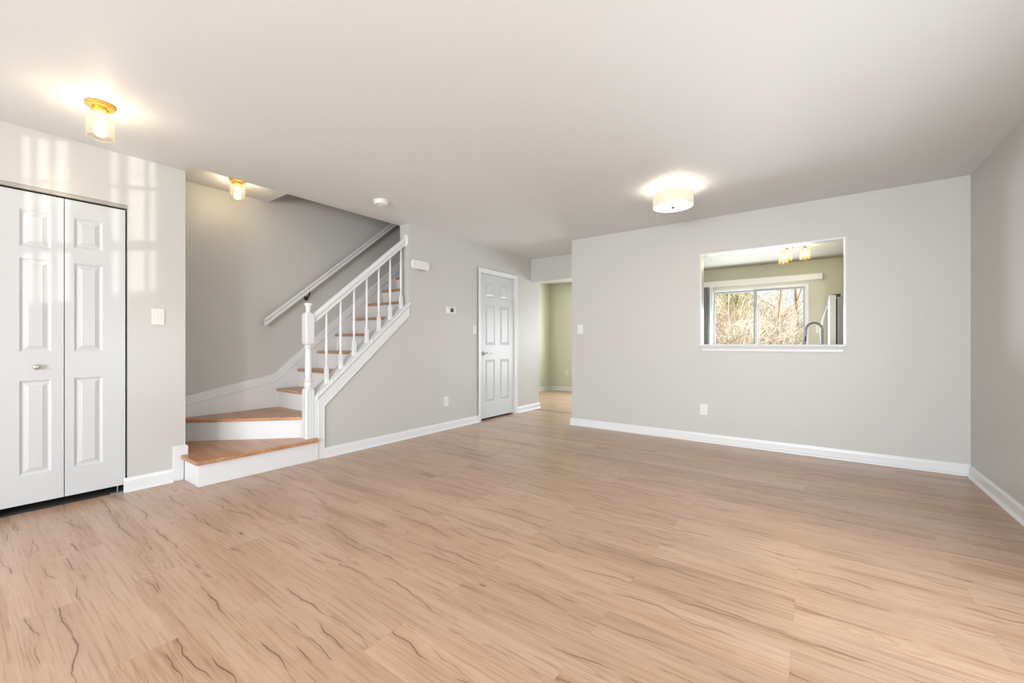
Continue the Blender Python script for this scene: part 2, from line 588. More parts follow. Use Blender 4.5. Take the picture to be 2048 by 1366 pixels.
# dining passage
bm = BM(); box(bm, -5.12, -5.0, Y2, YK, 0, H)
struct(obj('wall_dining_left', bm, M['green']))
bm = BM(); box(bm, -5.0, XSI, Y2 - T, Y2, 0, H)
struct(obj('wall_dining_front', bm, M['green']))
bm = BM(); box(bm, XS, -2.2, 5.684, Y2, 2.072, H)
struct(obj('wall_header', bm, M['wall']))

# far kitchen wall with the patio door opening
PD = (-1.575, -0.095, 0.02, 2.062)
bm = BM()
wall_holes(bm, -5.0, XR, YK, YK + T, 0, H, [(-4.2, -2.7, 0.8, 2.0), PD])
struct(obj('wall_kitchen_back', bm, M['green']))

# ------------------------------------------------------------------ baseboards
def base_profile(h=0.092):
    # (distance from the wall, z): quarter round at the foot, eased top
    q = [(0.0, 0.0), (0.030, 0.0)]
    for i in range(1, 6):
        a = pi / 2 * i / 5
        q.append((0.014 + 0.016 * cos(a), 0.016 * sin(a) + 0.001))
    q += [(0.014, h - 0.022), (0.012, h - 0.012), (0.008, h - 0.006), (0.007, h), (0.0, h)]
    return q
def baseboard(name, axis, a0, a1, wall, sign, h=0.092):
    """axis: direction it runs; wall: coordinate of the wall face; sign: which way it sticks out"""
    bm = BM()
    prof = base_profile(h)
    if axis == 'x':
        pts = [(wall + sign * d, z) for d, z in prof]
        A = [bm.verts.new((a0, p[0], p[1])) for p in pts]; B = [bm.verts.new((a1, p[0], p[1])) for p in pts]
    else:
        pts = [(wall + sign * d, z) for d, z in prof]
        A = [bm.verts.new((p[0], a0, p[1])) for p in pts]; B = [bm.verts.new((p[0], a1, p[1])) for p in pts]
    bm.faces.new(A); bm.faces.new(B[::-1])
    k = len(pts)
    for i in range(k):
        bm.faces.new((A[i], B[i], B[(i + 1) % k], A[(i + 1) % k]))
    return struct(obj(name, bm, M['trim']))
baseboard('baseboard_back', 'x', -2.615, XR, YB, -1)
baseboard('baseboard_right', 'y', YF, YB - 0.03, XR, -1)
baseboard('baseboard_left', 'y', 2.124, 4.349, XS, 1)
baseboard('baseboard_left_end', 'y', 5.281, Y2 + 0.012, XS, 1)
baseboard('baseboard_closet', 'y', 0.772, 1.058, XC, 1, 0.10)
baseboard('baseboard_dining_left', 'y', Y2, YK, -5.0, 1)
baseboard('baseboard_dining_back', 'x', -4.97, -1.66, YK, -1)
# raised end of the closet baseboard, stepping up beside the first stair
bm = BM()
prism(bm, [(1.058, 0), (1.128, 0), (1.128, 0.172), (1.141, 0.172), (1.156, 0.2), (1.156, 0.262), (1.143, 0.275), (1.058, 0.275)], 'x', XC, XC + 0.015)
box(bm, XC - 0.16, XC + 0.012, YC, YC + 0.015, 0.198, 0.262)
struct(obj('baseboard_closet_end', bm, M['trim'], bevel=0.003))

# ------------------------------------------------------------------ trim on the stair wall: band under the cap, down to the floor
bm = BM()
o_, i_ = 0.042, 0.105
prism(bm, [(2.066, 0.0), (2.124, 0.0), (2.124, 0.487), (YE, 0.487 + 0.868 * (YE - 2.124) + 0.02), (YE, capz(YE) - o_), (2.066, capz(2.066) - o_)], 'x', XS, XS + 0.014)
prism(bm, [(2.116, 0.09), (2.126, 0.09), (2.126, 0.484), (YE, 0.484 + 0.888 * (YE - 2.126)), (YE, 0.496 + 0.888 * (YE - 2.126)), (2.116, 0.494)], 'x', XS + 0.014, XS + 0.020)
struct(obj('trim_1', bm, M['trim'], bevel=0.002))

# ------------------------------------------------------------------ panelled doors (facing +X)
def panel_slab(bm, xf, th, y0, y1, z0, z1, panels, depth=0.008):
    ys = sorted({y0, y1, *[p[0] for p in panels], *[p[1] for p in panels]})
    zs = sorted({z0, z1, *[p[2] for p in panels], *[p[3] for p in panels]})
    def q(a, b, c, d, x):
        bm.faces.new([bm.verts.new((x, a, c)), bm.verts.new((x, b, c)), bm.verts.new((x, b, d)), bm.verts.new((x, a, d))])
    for a, b in zip(ys, ys[1:]):
        for c, d in zip(zs, zs[1:]):
            if any(p[0] <= a and p[1] >= b and p[2] <= c and p[3] >= d for p in panels):
                continue
            q(a, b, c, d, xf)
    for (a, b, c, d) in panels:
        steps = [(0, 0), (0.006, -0.004), (0.012, -depth), (0.017, -depth), (0.034, -0.003), (0.038, -0.001)]
        w = min(b - a, d - c)
        k = min(1.0, w / 2 / 0.055)
        loops = []
        for ins, dx in steps:
            ins *= k
            loops.append([bm.verts.new((xf + dx, y, z)) for y, z in ((a + ins, c + ins), (b - ins, c + ins), (b - ins, d - ins), (a + ins, d - ins))])
        for L0, L1 in zip(loops, loops[1:]):
            for i in range(4):
                bm.faces.new((L0[i], L0[(i + 1) % 4], L1[(i + 1) % 4], L1[i]))
        bm.faces.new(loops[-1])
    # back and sides
    q(y0, y1, z0, z1, xf - th)
    for (ya, yb, za, zb) in ((y0, y1, z0, z0), (y0, y1, z1, z1), (y0, y0, z0, z1), (y1, y1, z0, z1)):
        bm.faces.new([bm.verts.new((xf, ya, za)), bm.verts.new((xf, yb, zb)), bm.verts.new((xf - th, yb, zb)), bm.verts.new((xf - th, ya, za))])
    bmesh.ops.remove_doubles(bm, verts=bm.verts, dist=0.0001)

d1 = sroot('door_1', (XC, 0.48, 0), 'white folding closet door with raised panels and a round nickel knob')
LX = XC - 0.010
bm = BM(); panel_slab(bm, LX, 0.032, 0.178, 0.4765, 0.052, 2.040, [(0.283, 0.420, 1.690, 1.925), (0.283, 0.420, 1.020, 1.617), (0.283, 0.420, 0.238, 0.838)])
lf = obj('door_leaf', bm, M['door'], d1)
bm = BM()
lathe(bm, [(0.006, 0), (0.006, 0.014), (0.010, 0.016), (0.017, 0.022), (0.0185, 0.028), (0.015, 0.034), (0.006, 0.037), (0.0001, 0.0375)], (LX, 0.354, 0.923), 20, Matrix.Rotation(pi / 2, 3, 'Y'))
lathe(bm, [(0.012, 0), (0.012, 0.003), (0.007, 0.005)], (LX, 0.354, 0.923), 20, Matrix.Rotation(pi / 2, 3, 'Y'))
obj('knob', bm, M['chrome'], lf, smooth=True)
bm = BM(); panel_slab(bm, LX, 0.032, 0.4805, 0.7845, 0.052, 2.040, [(0.525, 0.665, 1.722, 1.925), (0.525, 0.665, 1.020, 1.617), (0.525, 0.665, 0.238, 0.842)])
obj('door_leaf', bm, M['door'], d1)
bm = BM()
box(bm, XC - 0.045, XC - 0.001, DY0, DY1, 2.052, 2.072)
box(bm, XC - 0.005, XC + 0.004, DY0, DY1, 2.050, 2.074)
obj('track', bm, M['aluminium'], d1)
bm = BM()
box(bm, XC - 0.03, XC + 0.012, 0.705, 0.792, 0.001, 0.006)
box(bm, XC - 0.03, XC - 0.012, 0.785, 0.792, 0.001, 0.045)
tube(bm, [(XC - 0.022, 0.745, 0.004), (XC - 0.022, 0.745, 0.056)], 0.004, 8)
obj('pivot_bracket', bm, M['aluminium'], d1)
# closet inside, its shade painted dark, with a dark sheet under the doors
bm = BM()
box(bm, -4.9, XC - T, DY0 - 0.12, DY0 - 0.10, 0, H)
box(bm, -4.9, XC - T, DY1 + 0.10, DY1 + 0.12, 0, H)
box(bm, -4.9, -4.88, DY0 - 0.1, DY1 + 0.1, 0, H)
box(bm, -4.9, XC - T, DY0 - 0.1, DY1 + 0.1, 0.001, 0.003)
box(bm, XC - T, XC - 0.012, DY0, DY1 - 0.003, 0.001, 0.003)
struct(obj('wall_closet_inside', bm, M['closet_shade']))

# six panel door with casing
d2 = sroot('door_2', (XS, 4.81, 0), 'white six panel door with a nickel lever handle')
SX = XS - 0.012
bm = BM()
pc = [(4.530, 4.745), (4.868, 5.085)]
pz = [(1.735, 1.938), (1.054, 1.620), (0.245, 0.842)]
panel_slab(bm, SX, 0.035, 4.420, 5.205, 0.026, 2.052, [(a, b, c, d) for a, b in pc for c, d in pz])
sl = obj('door_slab', bm, M['door'], d2)
bm = BM()
lathe(bm, [(0.030, 0), (0.030, 0.006), (0.024, 0.011), (0.012, 0.013), (0.010, 0.045)], (SX, 4.485, 0.938), 20, Matrix.Rotation(pi / 2, 3, 'Y'))
tube(bm, [(SX + 0.045, 4.482, 0.938), (SX + 0.050, 4.505, 0.940), (SX + 0.050, 4.535, 0.948), (SX + 0.048, 4.560, 0.944), (SX + 0.048, 4.585, 0.932), (SX + 0.050, 4.605, 0.938), (SX + 0.05, 4.612, 0.945)], [0.009, 0.009, 0.008, 0.007, 0.0065, 0.006, 0.004], 10)
obj('lever_handle', bm, M['chrome'], sl, smooth=True)
bm = BM()
box(bm, SX - 0.02, SX + 0.001, 4.417, 4.4205, 0.905, 0.975)
obj('latch_plate', bm, M['chrome'], sl)
for z in (1.821, 1.083, 0.317):
    bm = BM()
    tube(bm, [(SX + 0.006, 5.209, z - 0.045), (SX + 0.006, 5.209, z + 0.045)], 0.006, 10)
    box(bm, SX - 0.001, SX + 0.002, 5.195, 5.215, z - 0.043, z + 0.043)
    obj('hinge', bm, M['frame_white'], d2)
# casing: stepped profile, mitred look
bm = BM()
def casing(bm, y0, y1, z1, w, x):
    for (ins0, ins1, th) in ((0.0, w, 0.011), (0.0, w * 0.42, 0.017), (w * 0.06, w * 0.26, 0.020)):
        box(bm, x, x + th, y0 + ins0, y0 + ins1, 0.0, z1 - ins0)
        box(bm, x, x + th, y1 - ins1, y1 - ins0, 0.0, z1 - ins0)
        box(bm, x, x + th, y0 + ins1, y1 - ins1, z1 - ins1, z1 - ins0)
casing(bm, 4.350, 5.280, 2.120, 0.062, XS)
box(bm, XS - 0.11, XS, D2Y0, 4.4165, 0, D2Z)
box(bm, XS - 0.11, XS, 5.2105, D2Y1, 0, D2Z)
box(bm, XS - 0.11, XS, D2Y0, D2Y1, 2.0565, D2Z)
struct(obj('trim_2', bm, M['trim'], bevel=0.0015))
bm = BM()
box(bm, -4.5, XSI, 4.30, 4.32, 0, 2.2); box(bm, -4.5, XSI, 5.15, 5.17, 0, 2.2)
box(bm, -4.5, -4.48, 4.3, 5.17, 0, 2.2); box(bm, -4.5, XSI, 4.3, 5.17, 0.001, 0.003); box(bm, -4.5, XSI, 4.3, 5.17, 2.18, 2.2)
struct(obj('wall_understairs', bm, M['closet_shade']))  # dark colour stands in for the shade behind the door

# ------------------------------------------------------------------ staircase
st = thing('staircase', 'white staircase with stained oak treads turning up beside the closet wall', 'staircase', (-4.1, 2.0, 0))
NT_ = 0.030
def nose(k):
    return 2.123 + RUN * (k - 3)
poly1 = [(-3.668, 1.105), (-3.668, 2.052), (-3.800, 2.052), (-3.80, 2.04), (XW, 1.18), (XW, YC + 0.001), (XC + 0.018, YC + 0.001), (XC + 0.018, 1.105)]
poly2 = [(XW + 0.001, YC + 0.003), (-3.800, 2.003), (-3.800, 2.052), (-3.86, 2.052), (-3.86, 2.150), (XW, 2.150)]
def tread(poly, z, nm='tread'):
    bm = BM()
    prism(bm, poly, 'z', z - NT_, z)
    return obj(nm, bm, M['tread'], st, bevel=0.006, segs=3)
tread(poly1, RISE)
tread(poly2, 2 * RISE)
bm = BM(); prism(bm, [(-3.700, 1.130), (-3.700, 2.062), (-3.87, 2.062), (-3.87, 1.25), (XC, 1.25), (XC + 0.0155, 1.130)], 'z', 0, RISE - NT_)
obj('riser', bm, M['trim'], st, bevel=0.002)
bm = BM(); prism(bm, [(XW, 1.172), (-3.818, 2.012), (-3.818, 2.052), (-3.84, 2.052), (XW, 1.20)], 'z', RISE, 2 * RISE - NT_)
obj('riser', bm, M['trim'], st)
for k in range(3, 14):
    y = nose(k)
    if k < 14:
        bm = BM(); box(bm, XW + 0.001, XSI + 0.012, y, y + RUN + 0.035, k * RISE - NT_, k * RISE)
        obj('tread', bm, M['tread'], st, bevel=0.006, segs=3)
    bm = BM(); box(bm, XW, XSI + 0.012, y + 0.022, y + 0.040, (k - 1) * RISE, k * RISE - NT_)
    obj('riser', bm, M['trim'], st)
# far skirting board
SL = 0.870
def sk(y):
    return 0.556 + 0.205 * (y - YC) if y < 2.103 else 0.753 + SL * (y - 2.103)
bm = BM()
prism(bm, [(YC, 0.20), (YC, sk(YC)), (2.103, sk(2.103)), (4.4, sk(4.4)), (4.4, sk(4.4) - 0.55), (2.2, 0.20)], 'x', XW, XW + 0.012)
obj('skirting_board', bm, M['trim'], st)
bm = BM()
prism(bm, [(YC, sk(YC)), (2.103, sk(2.103)), (4.4, sk(4.4)), (4.4, sk(4.4) - 0.115), (2.115, sk(2.103) - 0.088), (YC, sk(YC) - 0.088)], 'x', XW + 0.012, XW + 0.021)
obj('skirting_moulding', bm, M['trim'], st, bevel=0.004)
# inner stringer with cap
bm = BM()
prism(bm, [(2.055, 0.20), (2.066, capz(2.066) - 0.03), (YE + 0.02, capz(YE + 0.02) - 0.03), (YE + 0.02, capz(YE) - 0.30), (2.4, 0.20)], 'x', XSI, XSI + 0.016)
obj('stringer', bm, M['trim'], st)
bm = BM()
yy = YE + 0.018
box_pts = [(2.052, capz(2.052)), (YE - 0.001, capz(YE - 0.001)), (YE - 0.001, capz(YE - 0.001) - 0.036), (2.052, capz(2.052) - 0.036)]
prism(bm, box_pts, 'x', XSI - 0.004, XS + 0.016)
prism(bm, [(YE - 0.001, capz(YE)), (yy, capz(yy)), (yy, capz(yy) - 0.036), (YE - 0.001, capz(YE) - 0.036)], 'x', XS + 0.001, XS + 0.016)
obj('stringer_cap', bm, M['trim'], st, bevel=0.004)
bm = BM()
box(bm, XSI, XS - 0.001, 2.051, 2.066, RISE, capz(2.06) - 0.03)
obj('stringer_end', bm, M['trim'], st)

# ------------------------------------------------------------------ railing
rl = thing('stair_railing', 'white turned spindle stair railing with square newel post', 'railing', (-3.78, 2.01, RISE))
NX, NY = -3.782, 2.010
def oct_block(bm, s, z0, z1, ch_b, ch_t, x=NX, y=NY, edge=0.008):
    """square block with small arrises and chamfered ends"""
    h = s / 2
    def ring(hh, e, z):
        return [bm.verts.new((x + a, y + b, z)) for a, b in ((hh, -hh + e), (hh, hh - e), (hh - e, hh), (-hh + e, hh), (-hh, hh - e), (-hh, -hh + e), (-hh + e, -hh), (hh - e, -hh))]
    levels = []
    if ch_b: levels += [ring(h * 0.74, h * 0.43, z0), ring(h * 0.93, h * 0.25, z0 + ch_b * 0.55)]
    levels.append(ring(h, edge, z0 + ch_b))
    levels.append(ring(h, edge, z1 - ch_t))
    if ch_t: levels += [ring(h * 0.93, h * 0.25, z1 - ch_t * 0.45), ring(h * 0.70, h * 0.41, z1)]
    for A, B in zip(levels, levels[1:]):
        for i in range(8):
            bm.faces.new((A[i], A[(i + 1) % 8], B[(i + 1) % 8], B[i]))
    bm.faces.new(levels[0][::-1]); bm.faces.new(levels[-1])
bm = BM()
oct_block(bm, 0.083, RISE, 0.668, 0, 0.030)
prof = [(0.026, 0.660), (0.030, 0.668), (0.036, 0.678), (0.038, 0.695), (0.034, 0.712), (0.028, 0.722), (0.034, 0.728), (0.037, 0.735), (0.034, 0.742), (0.027, 0.748),
        (0.029, 0.80), (0.0305, 0.88), (0.0285, 0.98), (0.026, 1.030), (0.034, 1.034), (0.036, 1.042), (0.030, 1.050), (0.028, 1.062)]
lathe(bm, prof, (NX, NY, 0), 28)
oct_block(bm, 0.083, 1.058, 1.362, 0.022, 0.030)
lathe(bm, [(0.030, 1.358), (0.021, 1.368), (0.0195, 1.385), (0.022, 1.396), (0.024, 1.402), (0.022, 1.408), (0.028, 1.424), (0.034, 1.436), (0.0345, 1.441), (0.031, 1.446), (0.02, 1.449), (0.0001, 1.45)], (NX, NY, 0), 28)
# dowel plugs on the lower block
for z in (0.40, 0.55):
    lathe(bm, [(0.004, 0), (0.004, 0.0015), (0.0001, 0.002)], (NX + 0.0415, NY - 0.012, z), 10, Matrix.Rotation(pi / 2, 3, 'Y'))
obj('newel_post', bm, M['trim'], rl, smooth=True)
def railz(y):
    return 1.372 + 0.868 * (y - 2.183)
bm = BM()
# moulded rail: cross-section swept along the slope
sec = [(-0.022, 0.0), (0.022, 0.0), (0.022, 0.014), (0.015, 0.022), (0.015, 0.030), (0.030, 0.044), (0.031, 0.064), (0.022, 0.080), (0.0, 0.086), (-0.022, 0.080), (-0.031, 0.064), (-0.030, 0.044), (-0.015, 0.030), (-0.015, 0.022), (-0.022, 0.014)]
A = [bm.verts.new((NX + a, NY + 0.040, railz(NY + 0.040) + b * 1.1)) for a, b in sec]
B = [bm.verts.new((NX + a, YE - 0.016, railz(YE - 0.016) + b * 1.1)) for a, b in sec]
bm.faces.new(A); bm.faces.new(B[::-1])
for i in range(len(sec)):
    bm.faces.new((A[i], B[i], B[(i + 1) % len(sec)], A[(i + 1) % len(sec)]))
obj('handrail', bm, M['trim'], rl)
bm = BM()
zc = railz(YE) + 0.045
lathe(bm, [(0.001, 0.0), (0.058, 0.0), (0.060, 0.006), (0.052, 0.013), (0.044, 0.015), (0.040, 0.019), (0.0001, 0.02)], (0, 0, 0), 30, Matrix.Rotation(pi / 2, 3, 'X'))
for v in bm.verts:
    v.co = Vector((NX + v.co.x * 0.92, YE + v.co.y, zc + v.co.z * 1.3))
obj('rosette', bm, M['trim'], rl, smooth=True)
def baluster(k):
    y = 2.188 + 0.1492 * k
    z0 = capz(y) - 0.014
    z1 = railz(y) + 0.010
    bm = BM()
    oct_block(bm, 0.034, z0, z0 + 0.155, 0, 0.018, NX, y, 0.002)
    zz = z0 + 0.151
    prof = [(0.0085, 0.0), (0.0125, 0.010), (0.0135, 0.018), (0.010, 0.026), (0.0085, 0.030), (0.0115, 0.034), (0.0088, 0.040), (0.0095, 0.060), (0.0132, 0.12), (0.0138, 0.16), (0.0128, 0.24), (0.0105, 0.40), (0.0095, z1 - zz)]
    lathe(bm, prof, (NX, y, zz), 18)
    return obj('baluster', bm, M['trim'], rl, smooth=True)
for k in range(7):
    baluster(k)

# wall handrail on the far side
hr = thing('wall_handrail', 'long white handrail mounted on the stairwell far wall', 'handrail', (XW + 0.08, 2.0, 1.3))
sec = [(-0.021, -0.036), (0.021, -0.036), (0.021, -0.018), (0.013, -0.010), (0.013, 0.0), (0.024, 0.012), (0.025, 0.026), (0.016, 0.036), (-0.016, 0.036), (-0.025, 0.026), (-0.024, 0.012), (-0.013, 0.0), (-0.013, -0.010), (-0.021, -0.018)]
def hz(y):
    return 1.290 + 0.848 * (y - 1.97)
bm = BM()
A = [bm.verts.new((XW + 0.080 + a, 1.972, hz(1.972) + b)) for a, b in sec]
B = [bm.verts.new((XW + 0.080 + a, 4.2, hz(4.2) + b)) for a, b in sec]
bm.faces.new(A); bm.faces.new(B[::-1])
for i in range(len(sec)):
    bm.faces.new((A[i], B[i], B[(i + 1) % len(sec)], A[(i + 1) % len(sec)]))
obj('rail', bm, M['trim'], hr)
for yb in (2.45, 4.08):
    bm = BM()
    zb = hz(yb) - 0.036
    tube(bm, [(XW + 0.004, yb, zb - 0.075), (XW + 0.035, yb, zb - 0.070), (XW + 0.066, yb, zb - 0.045), (XW + 0.080, yb, zb - 0.012), (XW + 0.080, yb, zb + 0.002)], [0.009, 0.008, 0.007, 0.007, 0.010], 10)
    lathe(bm, [(0.024, 0), (0.024, 0.005), (0.014, 0.009), (0.0001, 0.010)], (XW, yb, zb - 0.075), 18, Matrix.Rotation(pi / 2, 3, 'Y'))
    b = obj('bracket', bm, M['bronze'], hr, smooth=True)
    b['label'] = 'dark bronze rail bracket'

# ------------------------------------------------------------------ pass through lining and sill
bm = BM()
tk = 0.012
box(bm, PX0, PX0 + tk, YB - 0.002, YB + T + 0.004, PZ0 + 0.02, PZ1)
box(bm, PX1 - tk, PX1, YB - 0.002, YB + T + 0.004, PZ0 + 0.02, PZ1)
box(bm, PX0 + tk, PX1 - tk, YB - 0.002, YB + T + 0.004, PZ1 - tk, PZ1)
struct(obj('trim_3', bm, M['trim']))
bm = BM()
box(bm, PX0 + 0.001, PX1 - 0.001, YB - 0.001, YB + T, 1.046, 1.066)
prism(bm, [(YB - 0.001, 1.041), (YB - 0.001, 1.066), (YB - 0.050, 1.066), (YB - 0.055, 1.063), (YB - 0.056, 1.058), (YB - 0.054, 1.046), (YB - 0.048, 1.041)], 'x', PX0 - 0.004, PX1 + 0.004)
# apron moulding
def apron(bm, prof, x0, x1):
    A = [bm.verts.new((x0 - (d * 0.55), YB - d, z)) for d, z in prof]
    B = [bm.verts.new((x1 + (d * 0.55), YB - d, z)) for d, z in prof]
    bm.faces.new(A); bm.faces.new(B[::-1])
    for i in range(len(prof)):
        bm.faces.new((A[i], B[i], B[(i + 1) % len(prof)], A[(i + 1) % len(prof)]))
apron(bm, [(0.002, 0.990), (0.014, 0.990), (0.018, 0.996), (0.020, 1.020), (0.026, 1.027), (0.034, 1.030), (0.036, 1.040), (0.002, 1.040)], -0.995, 0.190)
struct(obj('trim_4', bm, M['trim']))

# threshold strip at the passage
bm = BM(); prism(bm, [(5.715, 0.0), (5.725, 0.006), (5.755, 0.006), (5.765, 0.0)], 'x', XS + 0.0, -2.2)
struct(obj('trim_5', bm, M['threshold']))

# ------------------------------------------------------------------ front windows behind the camera, and three windows added for daylight
def grid_window(name, r, cols, rows, YF=YF):
    x0, x1, z0, z1 = r
    root = sroot(name, ((x0 + x1) / 2, YF, z0))
    bm = BM()
    f = 0.03
    y0, y1 = YF - 0.028, YF - 0.008
    box(bm, x0, x0 + f, y0, y1, z0, z1); box(bm, x1 - f, x1, y0, y1, z0, z1)
    box(bm, x0, x1, y0, y1, z0, z0 + f); box(bm, x0, x1, y0, y1, z1 - f, z1)
    for c in cols: box(bm, c - 0.011, c + 0.011, y0 + 0.005, y1 - 0.005, z0, z1)
    for c, w in rows: box(bm, x0, x1, y0 + 0.005, y1 - 0.005, c - w, c + w)
    obj('window_frame', bm, M['frame_white'], root)
    bm = BM(); box(bm, x0 + f, x1 - f, YF - 0.020, YF - 0.016, z0 + f, z1 - f)
    obj('pane', bm, M['pane'], root)
grid_window('window_1', WA, [-0.085, 0.0], [(0.985, 0.030), (1.385, 0.010)])
grid_window('window_2', WB, [0.345, 0.375, 0.500], [(0.990, 0.034), (1.390, 0.012), (0.66, 0.008)])
grid_window('added_window_3', W_ADDED, [-2.06, -1.20], [(1.05, 0.03)])  # wide window, unseen, added to let in daylight
grid_window('added_window_5', (-4.2, -2.7, 0.8, 2.0), [-3.45], [(1.4, 0.02)], YF=YK + T - 0.01)  # dining window, out of view, added for its daylight
w4 = sroot('added_window_4', (XR, 2.0, 0.45))  # side window, out of view, added for fill light
bm = BM()
for a, b, c, d in ((1.25, 1.29, 0.45, 1.5), (2.71, 2.75, 0.45, 1.5), (1.29, 2.71, 0.45, 0.49), (1.29, 2.71, 1.46, 1.5)):
    box(bm, XR + 0.03, XR + 0.07, a, b, c, d)
obj('window_frame', bm, M['frame_white'], w4)
bm = BM(); box(bm, XR + 0.048, XR + 0.052, 1.29, 2.71, 0.49, 1.46)
obj('pane', bm, M['pane'], w4)

# ------------------------------------------------------------------ patio door
x0, x1, z0, z1 = PD
pd = sroot('door_3', ((x0 + x1) / 2, YK, 0), 'white framed sliding glass door in the kitchen')
bm = BM()
fw = 0.05
box(bm, x0, x0 + fw, YK - 0.012, YK + 0.09, z0, z1); box(bm, x1 - fw, x1, YK - 0.012, YK + 0.09, z0, z1)
box(bm, x0 + fw, x1 - fw, YK - 0.012, YK + 0.09, z1 - 0.04, z1); box(bm, x0 + fw, x1 - fw, YK - 0.012, YK + 0.09, z0, z0 + 0.04)
obj('door_frame', bm, M['frame_white'], pd)
xm = -0.855
def sash(xa, xb, y, w, mat, nm='sash'):
    bm = BM()
    box(bm, xa, xa + w, y, y + 0.03, 0.06, z1 - 0.04); box(bm, xb - w, xb, y, y + 0.03, 0.06, z1 - 0.04)
    box(bm, xa + w, xb - w, y, y + 0.03, z1 - 0.075, z1 - 0.04); box(bm, xa + w, xb - w, y, y + 0.03, 0.06, 0.14)
    s = obj(nm, bm, mat, pd)
    bm = BM(); box(bm, xa + w, xb - w, y + 0.012, y + 0.017, 0.14, z1 - 0.075)
    obj('pane', bm, M['pane'], s)
sash(x0 + fw, xm + 0.022, YK + 0.045, 0.022, M['frame_grey'])
sash(xm - 0.022, x1 - fw, YK + 0.005, 0.024, M['frame_grey'])
# valance and blind vanes
bl = thing('vertical_blinds', 'grey vertical blind vanes stacked open under a white valance', 'blinds', (-1.7, YK - 0.1, 2.1))
bm = BM()
box(bm, -2.05, 0.085, YK - 0.135, YK - 0.123, 2.108, 2.196)
box(bm, 0.073, 0.085, YK - 0.123, YK, 2.108, 2.196); box(bm, -2.05, -2.038, YK - 0.123, YK, 2.108, 2.196)
box(bm, -2.05, 0.085, YK - 0.135, YK, 2.196, 2.202)
o = obj('valance', bm, M['valance'], bl, bevel=0.002); o['label'] = 'white box valance'
for i in range(14):
    xx = -1.545 - i * 0.027
    a = radians(62 + random.uniform(-9, 9))
    bm = BM()
    c, s_ = cos(a) * 0.042, sin(a) * 0.042
    for k in range(5):
        t0, t1 = -1 + k * 0.4, -0.6 + k * 0.4
        def P(t, z):
            b = 0.006 * (1 - t * t)
            return (xx + c * t - s_ / 0.042 * b, YK - 0.062 + s_ * t + cos(a) * b, z)
        vs = [bm.verts.new(P(t0, 0.03)), bm.verts.new(P(t1, 0.03)), bm.verts.new(P(t1, 2.12)), bm.verts.new(P(t0, 2.12))]
        bm.faces.new(vs)
    bmesh.ops.remove_doubles(bm, verts=bm.verts, dist=0.0001)
    v = obj('vane', bm, M['blind'] if i else M['valance'], bl, smooth=True)
    sol = v.modifiers.new('s', 'SOLIDIFY'); sol.thickness = 0.0015

# ------------------------------------------------------------------ switches, outlets, thermostat, alarms
def plate_thing(kind, label, cat, center, normal, w=0.075, h=0.118, mat='plastic', group=None):
    root = thing(kind, label, cat, center, group)
    cx, cy, cz = center
    bm = BM(); box(bm, -w / 2, w / 2, -h / 2, h / 2, 0, 0.006)
    parts = [('cover_plate', bm, M[mat], 0.0035)]
    if kind == 'light_switch':
        bm = BM(); prism(bm, [(-0.033, 0.004), (-0.033, 0.009), (0.002, 0.0065), (0.033, 0.0105), (0.033, 0.004)], 'x', -0.0165, 0.0165)
        parts.append(('rocker', bm, M[mat], 0.001))
        for s in (-1, 1):
            bm = BM(); lathe(bm, [(0.0030, 0.0055), (0.0030, 0.0072), (0.0001, 0.0075)], (0, s * 0.048, 0), 10)
            parts.append(('screw', bm, M[mat], 0))
    elif kind == 'wall_outlet':
        for s in (-1, 1):
            bm = BM()
            lathe(bm, [(0.0168, 0.005), (0.0168, 0.0085), (0.0155, 0.0092), (0.0001, 0.0093)], (0, s * 0.0195, 0), 20)
            parts.append(('receptacle', bm, M[mat], 0))
        for s in (-1, 1):
            for k, (xa, xb, ya, yb_) in enumerate(((-0.0072, -0.0052, 0.001, 0.009), (0.0052, 0.0072, 0.001, 0.009), (-0.0025, 0.0025, -0.010, -0.005))):
                bm = BM(); box(bm, xa, xb, s * 0.0195 + ya, s * 0.0195 + yb_, 0.0092, 0.0097)
                parts.append(('slot', bm, M['black'], 0))
    # local: x along wall, y up, z out of the wall
    if normal == '+X':
        R = Matrix(((0, 0, 1), (1, 0, 0), (0, 1, 0)))
    else:  # '-Y'
        R = Matrix(((1, 0, 0), (0, 0, -1), (0, 1, 0)))
    for nm, b, mt, bv in parts:
        for v in b.verts:
            v.co = R @ v.co + Vector(center)
        obj(nm, b, mt, root, bevel=bv)
    return root
plate_thing('light_switch', 'white rocker switch plate on the wall beside the folding closet door', 'light switch', (XC, 0.970, 1.277), '+X', 0.078, 0.124)
plate_thing('light_switch', 'ivory rocker switch plate beside the six panel door frame', 'light switch', (XS, 4.284, 1.262), '+X', 0.075, 0.118, 'ivory')
plate_thing('light_switch', 'white rocker switch plate at the left end of the back wall', 'light switch', (-2.473, YB, 1.262), '-Y', 0.078, 0.122)
plate_thing('wall_outlet', 'white wall outlet low on the wall below the thermostat', 'outlet', (XS, 3.740, 0.352), '+X')
plate_thing('wall_outlet', 'white wall outlet low on the back wall below the serving opening', 'outlet', (-0.985, YB, 0.352), '-Y', 0.078, 0.116)
plate_thing('wall_outlet', 'ivory wall outlet on the sage green wall seen through the passage', 'outlet', (-4.565, YK, 0.42), '-Y', 0.075, 0.118, 'ivory')
plate_thing('light_switch', 'white switch plate on the kitchen wall behind the refrigerator handle', 'light switch', (0.035, YK, 1.305), '-Y', 0.075, 0.118)

